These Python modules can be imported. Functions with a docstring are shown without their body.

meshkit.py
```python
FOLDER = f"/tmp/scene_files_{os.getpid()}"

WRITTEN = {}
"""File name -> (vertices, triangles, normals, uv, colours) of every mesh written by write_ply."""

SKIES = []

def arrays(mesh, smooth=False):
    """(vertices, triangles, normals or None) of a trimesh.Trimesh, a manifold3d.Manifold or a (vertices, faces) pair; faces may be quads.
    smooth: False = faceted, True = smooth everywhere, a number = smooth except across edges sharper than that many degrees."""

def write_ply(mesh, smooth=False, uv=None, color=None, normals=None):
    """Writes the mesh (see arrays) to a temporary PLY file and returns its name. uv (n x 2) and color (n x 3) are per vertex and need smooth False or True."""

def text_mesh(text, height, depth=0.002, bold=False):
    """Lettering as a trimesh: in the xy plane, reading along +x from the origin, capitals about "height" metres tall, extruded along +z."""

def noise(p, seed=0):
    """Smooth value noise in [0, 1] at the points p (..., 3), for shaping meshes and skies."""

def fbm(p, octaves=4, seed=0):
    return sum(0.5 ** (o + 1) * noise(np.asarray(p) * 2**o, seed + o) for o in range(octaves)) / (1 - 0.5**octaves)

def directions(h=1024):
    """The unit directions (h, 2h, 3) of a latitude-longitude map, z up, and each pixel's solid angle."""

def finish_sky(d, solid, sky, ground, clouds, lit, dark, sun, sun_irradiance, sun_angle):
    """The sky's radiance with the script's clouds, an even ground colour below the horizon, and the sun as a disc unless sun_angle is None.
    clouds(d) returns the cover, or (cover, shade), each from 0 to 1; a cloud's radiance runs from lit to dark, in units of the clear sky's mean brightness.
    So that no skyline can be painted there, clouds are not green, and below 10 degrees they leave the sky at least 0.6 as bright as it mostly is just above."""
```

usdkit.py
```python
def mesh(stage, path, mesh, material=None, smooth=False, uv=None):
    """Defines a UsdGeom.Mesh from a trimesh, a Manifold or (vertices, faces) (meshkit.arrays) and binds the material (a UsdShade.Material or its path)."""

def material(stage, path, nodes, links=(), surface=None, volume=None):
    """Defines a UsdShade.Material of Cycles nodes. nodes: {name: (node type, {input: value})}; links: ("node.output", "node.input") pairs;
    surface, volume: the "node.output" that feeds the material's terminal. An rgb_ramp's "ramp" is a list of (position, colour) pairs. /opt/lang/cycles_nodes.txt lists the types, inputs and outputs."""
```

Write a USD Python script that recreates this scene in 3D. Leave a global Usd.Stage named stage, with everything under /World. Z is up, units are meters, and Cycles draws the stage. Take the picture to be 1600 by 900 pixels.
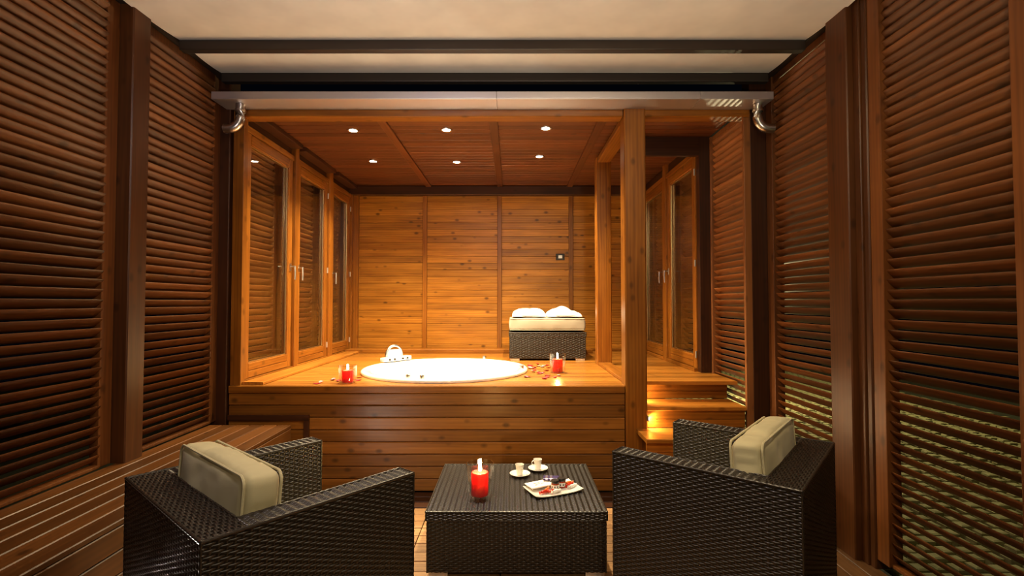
import math, numpy as np, trimesh, usdkit
from shapely.geometry import box as sbox, Point
from pxr import Usd, UsdGeom, UsdLux, UsdShade, Sdf, Gf, Vt

stage = Usd.Stage.CreateInMemory()
UsdGeom.SetStageUpAxis(stage, 'Z'); UsdGeom.SetStageMetersPerUnit(stage, 1.0)
UsdGeom.Xform.Define(stage, '/World'); UsdGeom.Scope.Define(stage, '/World/Looks')
R = np.random.default_rng(7)

# ------------------------------------------------------------------ camera, exposure, lights
cam = UsdGeom.Camera.Define(stage, '/World/camera')
cam.AddTranslateOp().Set(Gf.Vec3d(0, 0, 1.4)); cam.AddRotateXOp().Set(90 + 1.62)
cam.CreateHorizontalApertureAttr(36.0); cam.CreateVerticalApertureAttr(20.25)
cam.CreateFocalLengthAttr(36.0 * 780 / 1600)
cam.CreateExposureAttr(0.0)

M, MAT = {}, usdkit.material
dome = UsdLux.DomeLight.Define(stage, '/World/night_sky')
dome.CreateColorAttr(Gf.Vec3f(.35, .5, 1.0)); dome.CreateIntensityAttr(0.0006)

def sphere_lamp(name, p, r, color, power):
    l = UsdLux.SphereLight.Define(stage, '/World/' + name); l.AddTranslateOp().Set(Gf.Vec3d(*p))
    l.CreateRadiusAttr(r); l.CreateColorAttr(Gf.Vec3f(*color)); l.CreateNormalizeAttr(True); l.CreateIntensityAttr(power)
    return l
def spot_lamp(name, p, r, color, power, cone, soft, rot=(0, 0, 0)):
    l = UsdLux.SphereLight.Define(stage, '/World/' + name); l.AddTranslateOp().Set(Gf.Vec3d(*p)); l.AddRotateXYZOp().Set(Gf.Vec3f(*rot))
    l.CreateRadiusAttr(r); l.CreateColorAttr(Gf.Vec3f(*color)); l.CreateNormalizeAttr(True); l.CreateIntensityAttr(power)
    s = UsdLux.ShapingAPI.Apply(l.GetPrim()); s.CreateShapingConeAngleAttr(cone); s.CreateShapingConeSoftnessAttr(soft)
    return l
WARM, HALO = (1, .66, .33), (1, .80, .48)
# added unseen fill lights for canopy and terrace, no known fixtures (warm right, cooler left)
spot_lamp('added_canopy_fill', (.75, -.25, 1.05), .10, (1, .83, .62), 62, 50, .9, (148, 0, -6))
spot_lamp('added_canopy_fill_001', (-.75, -.25, 1.05), .10, (.96, .83, .78), 62, 50, .9, (148, 0, 6))
spot_lamp('added_terrace_fill', (.6, 1.47, 2.96), .07, (1, .78, .46), 26, 72, 1.0, (32, 0, 0))
spot_lamp('added_terrace_fill_001', (-.6, 1.47, 2.96), .07, (.95, .80, .80), 22, 72, 1.0, (32, 0, 0))
spot_lamp('added_terrace_fill_002', (.5, -.45, 2.15), .12, (1, .80, .52), 19, 50, 1.0, (74, 0, 8))
# a garden lamp on the grass paving to the right, outside the louvres
sphere_lamp('garden_lamp_light', (3.9, 6.8, 2.9), .08, (1, .86, .42), 130)
sphere_lamp('garden_lamp_light_002', (3.3, 7.2, .5), .06, (1, .86, .45), 20)
sphere_lamp('garden_lamp_light_001', (3.4, 2.2, 1.9), .08, (.95, .9, .34), 2.2)

# ------------------------------------------------------------------ helpers
COUNT = {}
def numbered(parent, name):
    k = (parent, name); n = COUNT.get(k, 0); COUNT[k] = n + 1
    return name if n == 0 else f'{name}_{n:03d}'
def path_of(parent): return '/World' if parent is None else str(parent.GetPath())
def keys(o, label=None, cat=None, group=None, kind=None):
    for k, v in (('label', label), ('category', cat), ('group', group), ('kind', kind)):
        if v: o.SetCustomDataByKey(k, v)
    return o
def thing(name, label=None, cat=None, loc=(0, 0, 0), rotz=0, group=None, kind=None, parent=None):
    pp = path_of(parent); x = UsdGeom.Xform.Define(stage, pp + '/' + numbered(pp, name))
    x.AddTranslateOp().Set(Gf.Vec3d(*map(float, loc))); x.AddRotateZOp().Set(float(rotz))
    return keys(x.GetPrim(), label, cat, group, kind)
def dup(src, loc, rotz=0, label=None, group=None):
    was = src.GetCustomData()
    r = thing(src.GetName().rsplit('_0', 1)[0], label or was['label'], was['category'], loc, rotz, group or was.get('group'))
    r.GetReferences().AddInternalReference(src.GetPath()); r.SetInstanceable(True)
    return r
def put(parent, name, mesh, mat, smooth=False, gc=None, tone=None, **kw):
    pp = path_of(parent)
    if gc is not None and smooth:
        import meshkit
        v0 = np.asarray(mesh[0]); v1, f1, _ = meshkit.arrays(mesh, smooth)
        gc = np.asarray(gc)[np.argmin(((v1[:, None] - v0[None]) ** 2).sum(-1), 1)]
    m = usdkit.mesh(stage, pp + '/' + numbered(pp, name), mesh, M[mat] if mat else None, smooth)
    if gc is not None:
        UsdGeom.PrimvarsAPI(m).CreatePrimvar('gc', Sdf.ValueTypeNames.Float3Array, 'vertex').Set(Vt.Vec3fArray.FromNumpy(np.asarray(gc, np.float32)))
        t = R.uniform(0, 1) if tone is None else tone
        UsdGeom.PrimvarsAPI(m).CreatePrimvar('tone', Sdf.ValueTypeNames.FloatArray, 'vertex').Set(Vt.FloatArray.FromNumpy(np.full(len(gc), t, np.float32)))
    return keys(m.GetPrim(), **kw)
def cat_(ms): return trimesh.util.concatenate(ms)

def prism(profile, L):
    """closed profile (n,2) in (a,b), extruded along s from -L/2 to L/2; returns local (s,a,b) vertices and faces."""
    p = np.asarray(profile, float); n = len(p)
    v = np.vstack([np.c_[np.full(n, -L / 2), p], np.c_[np.full(n, L / 2), p]])
    f = []
    for i in range(n):
        j = (i + 1) % n; f += [[i, j, n + j], [i, n + j, n + i]]
    for i in range(1, n - 1): f += [[0, i + 1, i], [n, n + i, n + i + 1]]
    return v, np.array(f)[:, ::-1] * 1
def rect_profile(w, t, c):
    c = min(c, w * .3, t * .3); a, b = w / 2, t / 2
    return [(-a + c, -b), (a - c, -b), (a, -b + c), (a, b - c), (a - c, b), (-a + c, b), (-a, b - c), (-a, -b + c)]
def louver_profile(w, t, n=10):
    th = np.arange(n) / n * 2 * np.pi
    return [(w / 2 * np.sign(np.cos(x)) * abs(np.cos(x)) ** .75, t / 2 * np.sin(x)) for x in th]
def axes_for(size):
    i = int(np.argmax(size)); o = [k for k in range(3) if k != i]
    w, t = (o if size[o[0]] >= size[o[1]] else o[::-1])
    A = np.zeros((3, 3)); A[i, 0] = A[w, 1] = A[t, 2] = 1
    if np.linalg.det(A) < 0: A[:, 2] *= -1
    return A, size[i], size[w], size[t]
def fix(v, f):
    m = trimesh.Trimesh(v, f, process=False)
    return (v, f[:, ::-1]) if m.volume < 0 else (v, f)
def board(parent, name, lo, hi, mat, c=.003, tone=None, grain=None, **kw):
    lo, hi = np.minimum(lo, hi).astype(float), np.maximum(lo, hi).astype(float); size = hi - lo
    A, L, w, t = axes_for(size)
    v, f = prism(rect_profile(w, t, c), L); W = v @ A.T + (lo + hi) / 2
    W, f = fix(W, f)
    return put(parent, name, (W, f), mat, False, gc=v + R.uniform(-40, 40, 3), tone=tone, **kw)
def beam_between(parent, name, a, b, w, t, up, mat, c=.003, profile=None, tone=None, **kw):
    a, b = np.array(a, float), np.array(b, float); s = b - a; L = np.linalg.norm(s); s /= L
    u = np.array(up, float); u -= s * (u @ s); u /= np.linalg.norm(u); r = np.cross(u, s)
    v, f = prism(profile or rect_profile(w, t, c), L); W = v @ np.array([s, r, u]) + (a + b) / 2
    W, f = fix(W, f)
    return put(parent, name, (W, f), mat, kw.pop('smooth', False), gc=v + R.uniform(-40, 40, 3), tone=tone, **kw)
def bx(lo, hi):
    lo, hi = np.minimum(lo, hi), np.maximum(lo, hi)
    return trimesh.creation.box(np.array(hi, float) - lo, trimesh.transformations.translation_matrix((np.array(lo, float) + hi) / 2))
def soft(lo, hi, r=.004):
    """a box with every edge chamfered (hull of eight small octahedra)"""
    lo, hi = np.minimum(lo, hi).astype(float), np.maximum(lo, hi).astype(float); r = min(r, (hi - lo).min() * .45)
    pts = []
    for sx in (0, 1):
        for sy in (0, 1):
            for sz in (0, 1):
                p = np.where([sx, sy, sz], hi - r, lo + r); d = np.where([sx, sy, sz], r, -r)
                pts += [p + d * [1, 0, 0], p + d * [0, 1, 0], p + d * [0, 0, 1], p + d * .75]
    return trimesh.convex.convex_hull(np.array(pts))
def lathe(profile, n=40, center=(0, 0, 0)):
    m = trimesh.creation.revolve(np.array(profile, float), sections=n); m.apply_translation(center)
    if m.volume < 0: m.invert()
    return m
def tube(points, r, n=8, closed=False):
    p = np.array(points, float); N = len(p)
    t = (np.roll(p, -1, 0) - np.roll(p, 1, 0)) if closed else np.gradient(p, axis=0)
    t /= np.linalg.norm(t, axis=1)[:, None] + 1e-12
    ref = np.array([0, 0, 1.]) if abs(t[:, 2]).mean() < .8 else np.array([1., 0, 0])
    a = np.cross(t, ref); bad = np.linalg.norm(a, axis=1) < 1e-3; a[bad] = np.cross(t[bad], [.3, 1, .1]); a /= np.linalg.norm(a, axis=1)[:, None]
    b = np.cross(t, a); th = np.arange(n) / n * 2 * np.pi; rr = np.broadcast_to(r, (N,))
    v = (p[:, None] + rr[:, None, None] * (np.cos(th)[None, :, None] * a[:, None] + np.sin(th)[None, :, None] * b[:, None])).reshape(-1, 3)
    f = []
    for i in range(N if closed else N - 1):
        k = (i + 1) % N
        for j in range(n):
            q = (j + 1) % n; f += [[i * n + j, k * n + j, k * n + q], [i * n + j, k * n + q, i * n + q]]
    if not closed:
        for j in range(1, n - 1): f += [[0, j, j + 1], [(N - 1) * n, (N - 1) * n + j + 1, (N - 1) * n + j]]
    m = trimesh.Trimesh(v, f, process=False)
    if m.volume < 0: m.invert()
    return m
def moved(m, loc=(0, 0, 0), rz=0, rx=0, ry=0):
    T = trimesh.transformations; m = m.copy()
    m.apply_transform(T.translation_matrix(loc) @ T.rotation_matrix(rz, [0, 0, 1]) @ T.rotation_matrix(ry, [0, 1, 0]) @ T.rotation_matrix(rx, [1, 0, 0])); return m

# ------------------------------------------------------------------ materials
def wood(name, dark, mid, light, rough=.38, knots=.9, var=.55, coat=.0):
    """stained softwood: streaks along the grain, growth figure, knots; 'gc' holds each board's own grain coordinates, 'tone' its shade"""
    M[name] = MAT(stage, f'/World/Looks/{name}', {
        'gc': ('attribute', {'attribute': 'gc'}), 'tone': ('attribute', {'attribute': 'tone'}),
        'm1': ('mapping', {'scale': (1.6, 34, 34)}), 'n1': ('noise_texture', {'scale': 1.0, 'detail': 4, 'roughness': .6, 'distortion': .5}),
        'm2': ('mapping', {'scale': (.55, 5.5, 5.5)}), 'n2': ('wave_texture', {'wave_type': 'bands', 'bands_direction': 'y', 'profile': 'sine', 'scale': 2.2, 'distortion': 5.0, 'detail': 3, 'detail_scale': 1.0}),
        'm4': ('mapping', {'scale': (2.2, 7, 7)}), 'n4': ('noise_texture', {'scale': 1.0, 'detail': 2}),
        'a': ('mix_float', {'fac': .16}), 'a2': ('mix_float', {'fac': .35}),
        'ramp': ('rgb_ramp', {'ramp': [(.2, dark), (.5, mid), (.8, light)]}),
        'm3': ('mapping', {'scale': (5.5, 9, 9)}), 'vor': ('voronoi_texture', {'scale': 1.0, 'randomness': 1.0}),
        'kr': ('map_range', {'from_min': .08, 'from_max': .2, 'to_min': knots, 'to_max': 0.0, 'clamp': True}),
        'kc': ('mix_color', {'blend_type': 'mix', 'b': tuple(.35 * np.array(dark))}),
        'tr': ('map_range', {'from_min': 0, 'from_max': 1, 'to_min': 1 - var / 2, 'to_max': 1 + var / 2}),
        'tc': ('combine_color', {}), 'mul': ('mix_color', {'blend_type': 'multiply', 'fac': 1.0, 'use_clamp': False}),
        'bmp': ('bump', {'strength': .25, 'distance': .002}),
        'p': ('principled_bsdf', {'roughness': rough, 'specular_ior_level': .4, 'coat_weight': coat, 'coat_roughness': .25})},
        [('gc.vector', f'{m}.vector') for m in ('m1', 'm2', 'm3', 'm4')] +
        [('m1.vector', 'n1.vector'), ('m2.vector', 'n2.vector'), ('m3.vector', 'vor.vector'), ('m4.vector', 'n4.vector'),
         ('n1.fac', 'a.a'), ('n2.fac', 'a.b'), ('a.result', 'a2.a'), ('n4.fac', 'a2.b'), ('a2.result', 'ramp.fac'), ('vor.distance', 'kr.value'), ('kr.result', 'kc.fac'), ('ramp.color', 'kc.a'),
         ('tone.fac', 'tr.value'), ('tr.result', 'tc.r'), ('tr.result', 'tc.g'), ('tr.result', 'tc.b'), ('kc.result', 'mul.a'), ('tc.color', 'mul.b'),
         ('n1.fac', 'bmp.height'), ('bmp.normal', 'p.normal'), ('mul.result', 'p.base_color')], surface='p.BSDF')
def plain(name, color, rough=.5, metallic=0., **kw):
    M[name] = MAT(stage, f'/World/Looks/{name}', {'p': ('principled_bsdf', {'base_color': color, 'roughness': rough, 'metallic': metallic, **kw})}, surface='p.BSDF')
wood('pine', (.125, .038, .004), (.40, .156, .016), (.64, .28, .038), rough=.34, knots=.75, var=.4)
wood('pine_warm', (.10, .026, .003), (.26, .088, .009), (.41, .155, .019), rough=.32, knots=.5, coat=.1)
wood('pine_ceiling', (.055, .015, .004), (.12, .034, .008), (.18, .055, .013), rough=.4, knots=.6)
wood('pine_dark', (.022, .007, .0025), (.055, .017, .005), (.085, .028, .009), rough=.42, knots=.5)
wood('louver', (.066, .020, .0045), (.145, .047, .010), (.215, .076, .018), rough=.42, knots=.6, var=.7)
wood('deck', (.145, .044, .005), (.33, .124, .016), (.49, .20, .034), rough=.3, knots=.5, coat=.15)
wood('post_wood', (.035, .011, .003), (.08, .026, .006), (.125, .043, .011), rough=.42, knots=.6)
wood('bench_brown', (.05, .017, .0035), (.10, .035, .007), (.155, .058, .013), rough=.35, knots=.7)
wood('louver_lit', (.13, .045, .012), (.27, .10, .028), (.37, .15, .045), rough=.42, knots=.4)  # louver wood lightened, the alcove light put into its colour
wood('bench', (.10, .034, .005), (.22, .08, .0105), (.32, .125, .02), rough=.33, knots=.7)
wood('deck_dark', (.05, .022, .008), (.10, .045, .016), (.15, .07, .026), rough=.4, knots=.5)
wood('deck_tile', (.20, .10, .04), (.38, .20, .08), (.50, .29, .13), rough=.5, knots=.4)
plain('steel', (.62, .60, .57), .28, 1.0)
plain('gutter', (.66, .64, .70), .42, .9)
plain('aluminium', (.75, .74, .70), .35, .8)
plain('brass', (.72, .55, .28), .3, 1.0)
plain('iron', (.035, .026, .02), .45, .3)
plain('black', (.012, .011, .011), .35)
plain('shade', (.01, .007, .005), .9)
plain('acrylic', (.86, .86, .84), .12, coat_weight=.5)
plain('porcelain', (.82, .80, .75), .15, coat_weight=.4)
plain('jar_lid', (.015, .013, .012), .3)
plain('candy_red', (.55, .03, .012), .25); plain('candy_orange', (.6, .15, .03), .3)
plain('foil', (.55, .5, .7), .25, .9); plain('wrap_violet', (.035, .02, .12), .35); plain('paper', (.85, .83, .78), .7); plain('ink', (.12, .13, .13), .6)
plain('wax', (.62, .012, .01), .45, subsurface_weight=.5, subsurface_radius=(1, .12, .06), subsurface_scale=.02)
plain('wick', (.02, .015, .01), .9)
plain('jam', (.35, .05, .02), .2)
M['flame'] = MAT(stage, '/World/Looks/flame', {'e': ('emission', {'color': (1, .62, .2), 'strength': 800})}, surface='e.emission')
M['bulb'] = MAT(stage, '/World/Looks/bulb', {'e': ('emission', {'color': (1, .82, .55), 'strength': 60})}, surface='e.emission')
M['tub_lamp'] = MAT(stage, '/World/Looks/tub_lamp', {'e': ('emission', {'color': (1, .95, .88), 'strength': 12})}, surface='e.emission')
def pane(name, tint, ior=1.45):
    M[name] = MAT(stage, f'/World/Looks/{name}', {'t': ('transparent_bsdf', {'color': tint}), 'g': ('glossy_bsdf', {'color': (1, 1, 1), 'roughness': .01}), 'geo': ('geometry', {}), 'io': ('map_range', {'to_min': ior, 'to_max': 1 / ior}), 'f': ('fresnel', {}), 'm': ('mix_closure', {})},
                  [('geo.backfacing', 'io.value'), ('io.result', 'f.IOR'), ('f.fac', 'm.fac'), ('t.BSDF', 'm.closure1'), ('g.BSDF', 'm.closure2')], surface='m.closure')
pane('window_glass', (.93, .95, .93)); pane('vase_glass', (.93, .92, .91), 1.5)
M['water'] = MAT(stage, '/World/Looks/water', {'n': ('noise_texture', {'scale': 30, 'detail': 4}), 'b': ('bump', {'strength': .4, 'distance': .01}), 'p': ('principled_bsdf', {'base_color': (.86, .88, .88), 'roughness': .25, 'ior': 1.33})},
                 [('n.fac', 'b.height'), ('b.normal', 'p.normal')], surface='p.BSDF')
def petal(name, col):
    M[name] = MAT(stage, f'/World/Looks/{name}', {'p': ('principled_bsdf', {'base_color': col, 'roughness': .5}), 't': ('translucent_bsdf', {'color': col}), 'm': ('mix_closure', {'fac': .25})}, [('p.BSDF', 'm.closure1'), ('t.BSDF', 'm.closure2')], surface='m.closure')
petal('petal_red', (.42, .008, .014)); petal('petal_pink', (.6, .13, .16)); petal('petal_pale', (.65, .34, .33))
def fabric(name, col, scale=420, trans=None, strength=.25):
    n = {'tc': ('texture_coordinate', {}), 'w': ('noise_texture', {'scale': scale, 'detail': 2}), 'b': ('bump', {'strength': strength, 'distance': .001}),
         'l': ('noise_texture', {'scale': 5, 'detail': 3}), 'r': ('rgb_ramp', {'ramp': [(.3, tuple(.88 * np.array(col))), (.7, col)]}), 'p': ('principled_bsdf', {'roughness': .75, 'specular_ior_level': .25, 'sheen_weight': .15})}
    l = [('tc.object', 'w.vector'), ('tc.object', 'l.vector'), ('l.fac', 'r.fac'), ('r.color', 'p.base_color'), ('w.fac', 'b.height'), ('b.normal', 'p.normal')]
    if trans:
        n |= {'t': ('translucent_bsdf', {'color': col}), 'm': ('mix_closure', {'fac': trans})}
        M[name] = MAT(stage, f'/World/Looks/{name}', n, l + [('p.BSDF', 'm.closure1'), ('t.BSDF', 'm.closure2')], surface='m.closure')
    else: M[name] = MAT(stage, f'/World/Looks/{name}', n, l, surface='p.BSDF')
fabric('canopy', (.80, .76, .68), 300); fabric('cushion', (.56, .50, .29), 500); fabric('cushion_pale', (.40, .36, .28), 500); fabric('terry', (.86, .85, .82), 160, strength=.8)
M['wicker'] = MAT(stage, '/World/Looks/wicker', {'g': ('geometry', {}), 'r': ('rgb_ramp', {'ramp': [(0, (.019, .014, .0095)), (1, (.05, .037, .026))]}), 'p': ('principled_bsdf', {'roughness': .36, 'specular_ior_level': .65})},
                  [('g.random_per_island', 'r.fac'), ('r.color', 'p.base_color')], surface='p.BSDF')
def stone(name, a, b):
    M[name] = MAT(stage, f'/World/Looks/{name}', {'g': ('geometry', {}), 'n': ('noise_texture', {'scale': 14, 'detail': 5}), 'x': ('mix_float', {'fac': .5}), 'r': ('rgb_ramp', {'ramp': [(.3, a), (.7, b)]}), 'b': ('bump', {'strength': .5, 'distance': .01}), 'p': ('principled_bsdf', {'roughness': .85})},
                  [('g.position', 'n.vector'), ('n.fac', 'x.a'), ('g.random_per_island', 'x.b'), ('x.result', 'r.fac'), ('r.color', 'p.base_color'), ('n.fac', 'b.height'), ('b.normal', 'p.normal')], surface='p.BSDF')
stone('sett', (.22, .2, .09), (.42, .38, .2)); stone('earth', (.03, .03, .012), (.06, .055, .025))

# ------------------------------------------------------------------ the setting
XL, XR, YF, YB, ZD, ZC = -2.18, 1.93, 3.73, 6.36, .78, 2.87      # louvre walls, deck front, alcove back, deck height, alcove ceiling
PITCH = .0512
def louver_panel(wall, x, y0, y1, z0, z1, side, stile=.085, mat='louver'):
    """a fixed louvre panel in the plane x; side = +1: outside lies towards +x. The slats slope down and outwards."""
    fr = [soft((x - .012, y0, z0), (x + side * .06, y0 + stile, z1)), soft((x - .012, y1 - stile, z0), (x + side * .06, y1, z1)),
          soft((x, y0 + stile, z0), (x + side * .055, y1 - stile, z0 + .018)), soft((x, y0 + stile, z1 - .05), (x + side * .055, y1 - stile, z1))]
    m = cat_(fr); gc = np.array(m.vertices)[:, [2, 1, 0]] + R.uniform(-20, 20, 3)
    p = put(wall, 'louver_panel', m, mat, gc=gc)
    n = int((z1 - z0 - .07) / PITCH); prof = louver_profile(.072, .0135); sl = math.radians(44)
    for k in range(n):
        z = z0 + .02 + (k + .5) * (z1 - z0 - .07) / n + R.normal(0, .0012)
        up = (side * math.sin(sl), 0, math.cos(sl))
        beam_between(p, 'slat', (x + side * .03, y0 + stile - .005, z), (x + side * .03, y1 - stile + .005, z + R.normal(0, .001)), 0, 0, up, mat, profile=prof, smooth=40)
    return p

wl = thing('wall_left', kind='structure'); wr = thing('wall_right', kind='structure')
ZT = 3.07
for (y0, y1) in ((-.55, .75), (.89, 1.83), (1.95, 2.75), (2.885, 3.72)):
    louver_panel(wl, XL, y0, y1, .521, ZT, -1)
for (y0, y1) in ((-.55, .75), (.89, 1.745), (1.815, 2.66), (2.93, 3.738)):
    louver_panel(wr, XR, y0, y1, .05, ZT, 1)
for (y0, y1) in ((.75, .89), (1.83, 1.95), (2.75, 2.885)):
    board(wl, 'post', (XL - .07, y0, .521), (XL + .065, y1, 3.12), 'post_wood', c=.006)
board(wl, 'post', (XL - .07, 3.72, 0), (XL + .06, 3.86, 3.12), 'pine_dark', c=.006)
for (y0, y1) in ((.75, .89), (2.66, 2.70), (2.75, 2.93)):
    board(wr, 'post', (XR + .07, y0, 0), (XR - (.065 if y1 < 2.69 or y1 > 2.8 else .02), y1, 3.12), 'post_wood', c=.006)
board(wr, 'post', (XR + .07, 2.70, 0), (XR - .03, 2.75, 3.12), 'post_wood', c=.004)
board(wr, 'post', (1.80, 3.742, 0), (1.995, 3.87, 3.12), 'pine_dark', c=.006)
board(wr, 'post', (XR - .02, 1.745, 0), (XR + .07, 1.815, 3.12), 'post_wood', c=.006)
louver_panel(wr, 1.765, 3.745, 4.40, .06, 2.86, 1, stile=.03, mat='louver_lit')                    # beside the steps
for (y0, y1) in ((3.86, 4.66), (4.66, 5.55), (5.55, 6.36)): louver_panel(wl, XL, y0, y1, .80, 2.8, -1, mat='louver_lit')      # behind the glass doors
for (y0, y1) in ((4.46, 5.34), (5.34, 6.3)): louver_panel(wr, 1.79, y0, y1, .80, 2.8, 1, mat='louver_lit')
# top rails of the terrace walls (dark guide rails of the canopy)
tr = thing('trim_1', kind='structure'); 
put(tr, 'guide_rail', soft((XL - .03, -.6, 3.07), (XL + .05, 3.70, 3.15)), 'iron'); put(tr, 'guide_rail', soft((XR - .05, -.6, 3.07), (XR + .03, 3.70, 3.15)), 'iron')

# alcove left wall: door frame
XD, XE = -2.05, 1.66
board(wl, 'frame_post', (-2.10, YF, ZD), (-2.02, YF + .06, ZC), 'pine_warm')
for y0, y1 in ((4.625, 4.70), (5.50, 5.60), (6.27, 6.36)): board(wl, 'frame_post', (XD - .05, y0, ZD), (XD + .035, y1, ZC), 'pine_warm')
for y0, y1 in ((3.79, 4.625), (4.70, 5.50), (5.60, 6.27)):
    board(wl, 'head_board', (XD - .03, y0, 2.715), (XD + .02, y1, 2.765), 'pine_warm'); board(wl, 'sill_board', (XD - .03, y0, ZD), (XD + .03, y1, .81), 'pine_warm')
    board(wl, 'panel_board', (XD - .04, y0, 2.765), (XD - .01, y1, ZC), 'pine_dark')
    board(wl, 'corner_batten', (XD - .01, y0, 2.83), (XD + .10, y1, ZC), 'pine_dark')
board(wl, 'plinth_board', (XD + .03, YF + .02, ZD), (-1.86, YB - .29, ZD + .022), 'deck', c=.004)
# alcove right wall
board(wr, 'frame_post', (XE, 4.40, ZD), (1.765, 4.47, ZC), 'pine_dark')
for y0, y1 in ((5.29, 5.38), (6.25, 6.36)): board(wr, 'frame_post', (XE - .03, y0, ZD), (XE + .05, y1, ZC), 'pine_warm')
for y0, y1 in ((4.47, 5.29), (5.38, 6.25)):
    board(wr, 'head_board', (XE - .02, y0, 2.715), (XE + .03, y1, 2.765), 'pine_warm'); board(wr, 'sill_board', (XE - .035, y0, ZD), (XE + .03, y1, .81), 'pine_warm')
    board(wr, 'panel_board', (XE + .01, y0, 2.765), (XE + .04, y1, ZC), 'pine_dark')
board(wr, 'header_board', (1.0, 4.40, 2.70), (XE, 4.44, ZC), 'pine_dark')

# alcove back wall: planks in bays between battens
wb = thing('wall_back', kind='structure')
bays = [-2.05, -1.11, -.16, .75, 1.70]
for a, b in zip(bays[:-1], bays[1:]):
    n = 23; h = (2.76 - ZD) / n
    for k in range(n):
        board(wb, 'plank', (a + .001, YB - R.uniform(0, .002), ZD + k * h + .0006), (b - .001, YB + .022, ZD + (k + 1) * h - .0006), 'pine', c=.003)
for x in bays[1:-1]: board(wb, 'batten', (x - .027, YB - .024, ZD), (x + .027, YB - .002, 2.76), 'pine_warm')
board(wb, 'corner_post', (XD + .035, YB - .05, ZD), (XD + .10, YB - .003, 2.76), 'pine_warm')
board(wb, 'top_beam', (XD, YB - .11, 2.755), (XE, YB + .02, ZC - .005), 'pine_dark', c=.005)
board(wb, 'plinth_board', (-2.02, YB - .29, ZD), (.98, YB - .003, ZD + .042), 'pine_warm', c=.004)
board(wb, 'skirting', (1.0, YB - .02, ZD), (XE, YB - .002, ZD + .03), 'pine_warm')
put(wb, 'backing', bx((-2.3, YB + .03, 0), (1.95, YB + .08, 3.0)), 'shade')

# alcove ceiling
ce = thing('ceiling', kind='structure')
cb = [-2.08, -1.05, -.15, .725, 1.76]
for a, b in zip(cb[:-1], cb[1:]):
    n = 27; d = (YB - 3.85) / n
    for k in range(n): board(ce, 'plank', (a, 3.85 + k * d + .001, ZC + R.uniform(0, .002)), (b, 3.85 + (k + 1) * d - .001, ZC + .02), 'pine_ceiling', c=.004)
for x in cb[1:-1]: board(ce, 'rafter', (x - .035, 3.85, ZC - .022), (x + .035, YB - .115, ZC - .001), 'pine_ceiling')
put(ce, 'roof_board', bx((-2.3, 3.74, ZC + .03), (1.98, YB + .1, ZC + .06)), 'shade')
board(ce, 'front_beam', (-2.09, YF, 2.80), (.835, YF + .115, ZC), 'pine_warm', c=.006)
board(ce, 'front_beam', (1.005, YF, 2.80), (1.79, YF + .115, ZC), 'pine_warm', c=.006)
# the open timber frame beside the steps
fr = thing('trim_2', kind='structure')
board(fr, 'post', (.84, YF - .025, 0), (1.0, YF + .12, ZC), 'pine_warm', c=.008, tone=.35)
board(fr, 'post', (.84, 4.93, ZD), (.985, 5.05, ZC - .03), 'pine_warm', c=.006)
board(fr, 'top_beam', (.85, YF + .12, 2.79), (.98, 4.93, ZC - .026), 'pine_warm', c=.006)
board(fr, 'curb_beam', (.85, YF + .12, ZD), (.97, 4.93, ZD + .028), 'pine_warm', c=.004)

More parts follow.
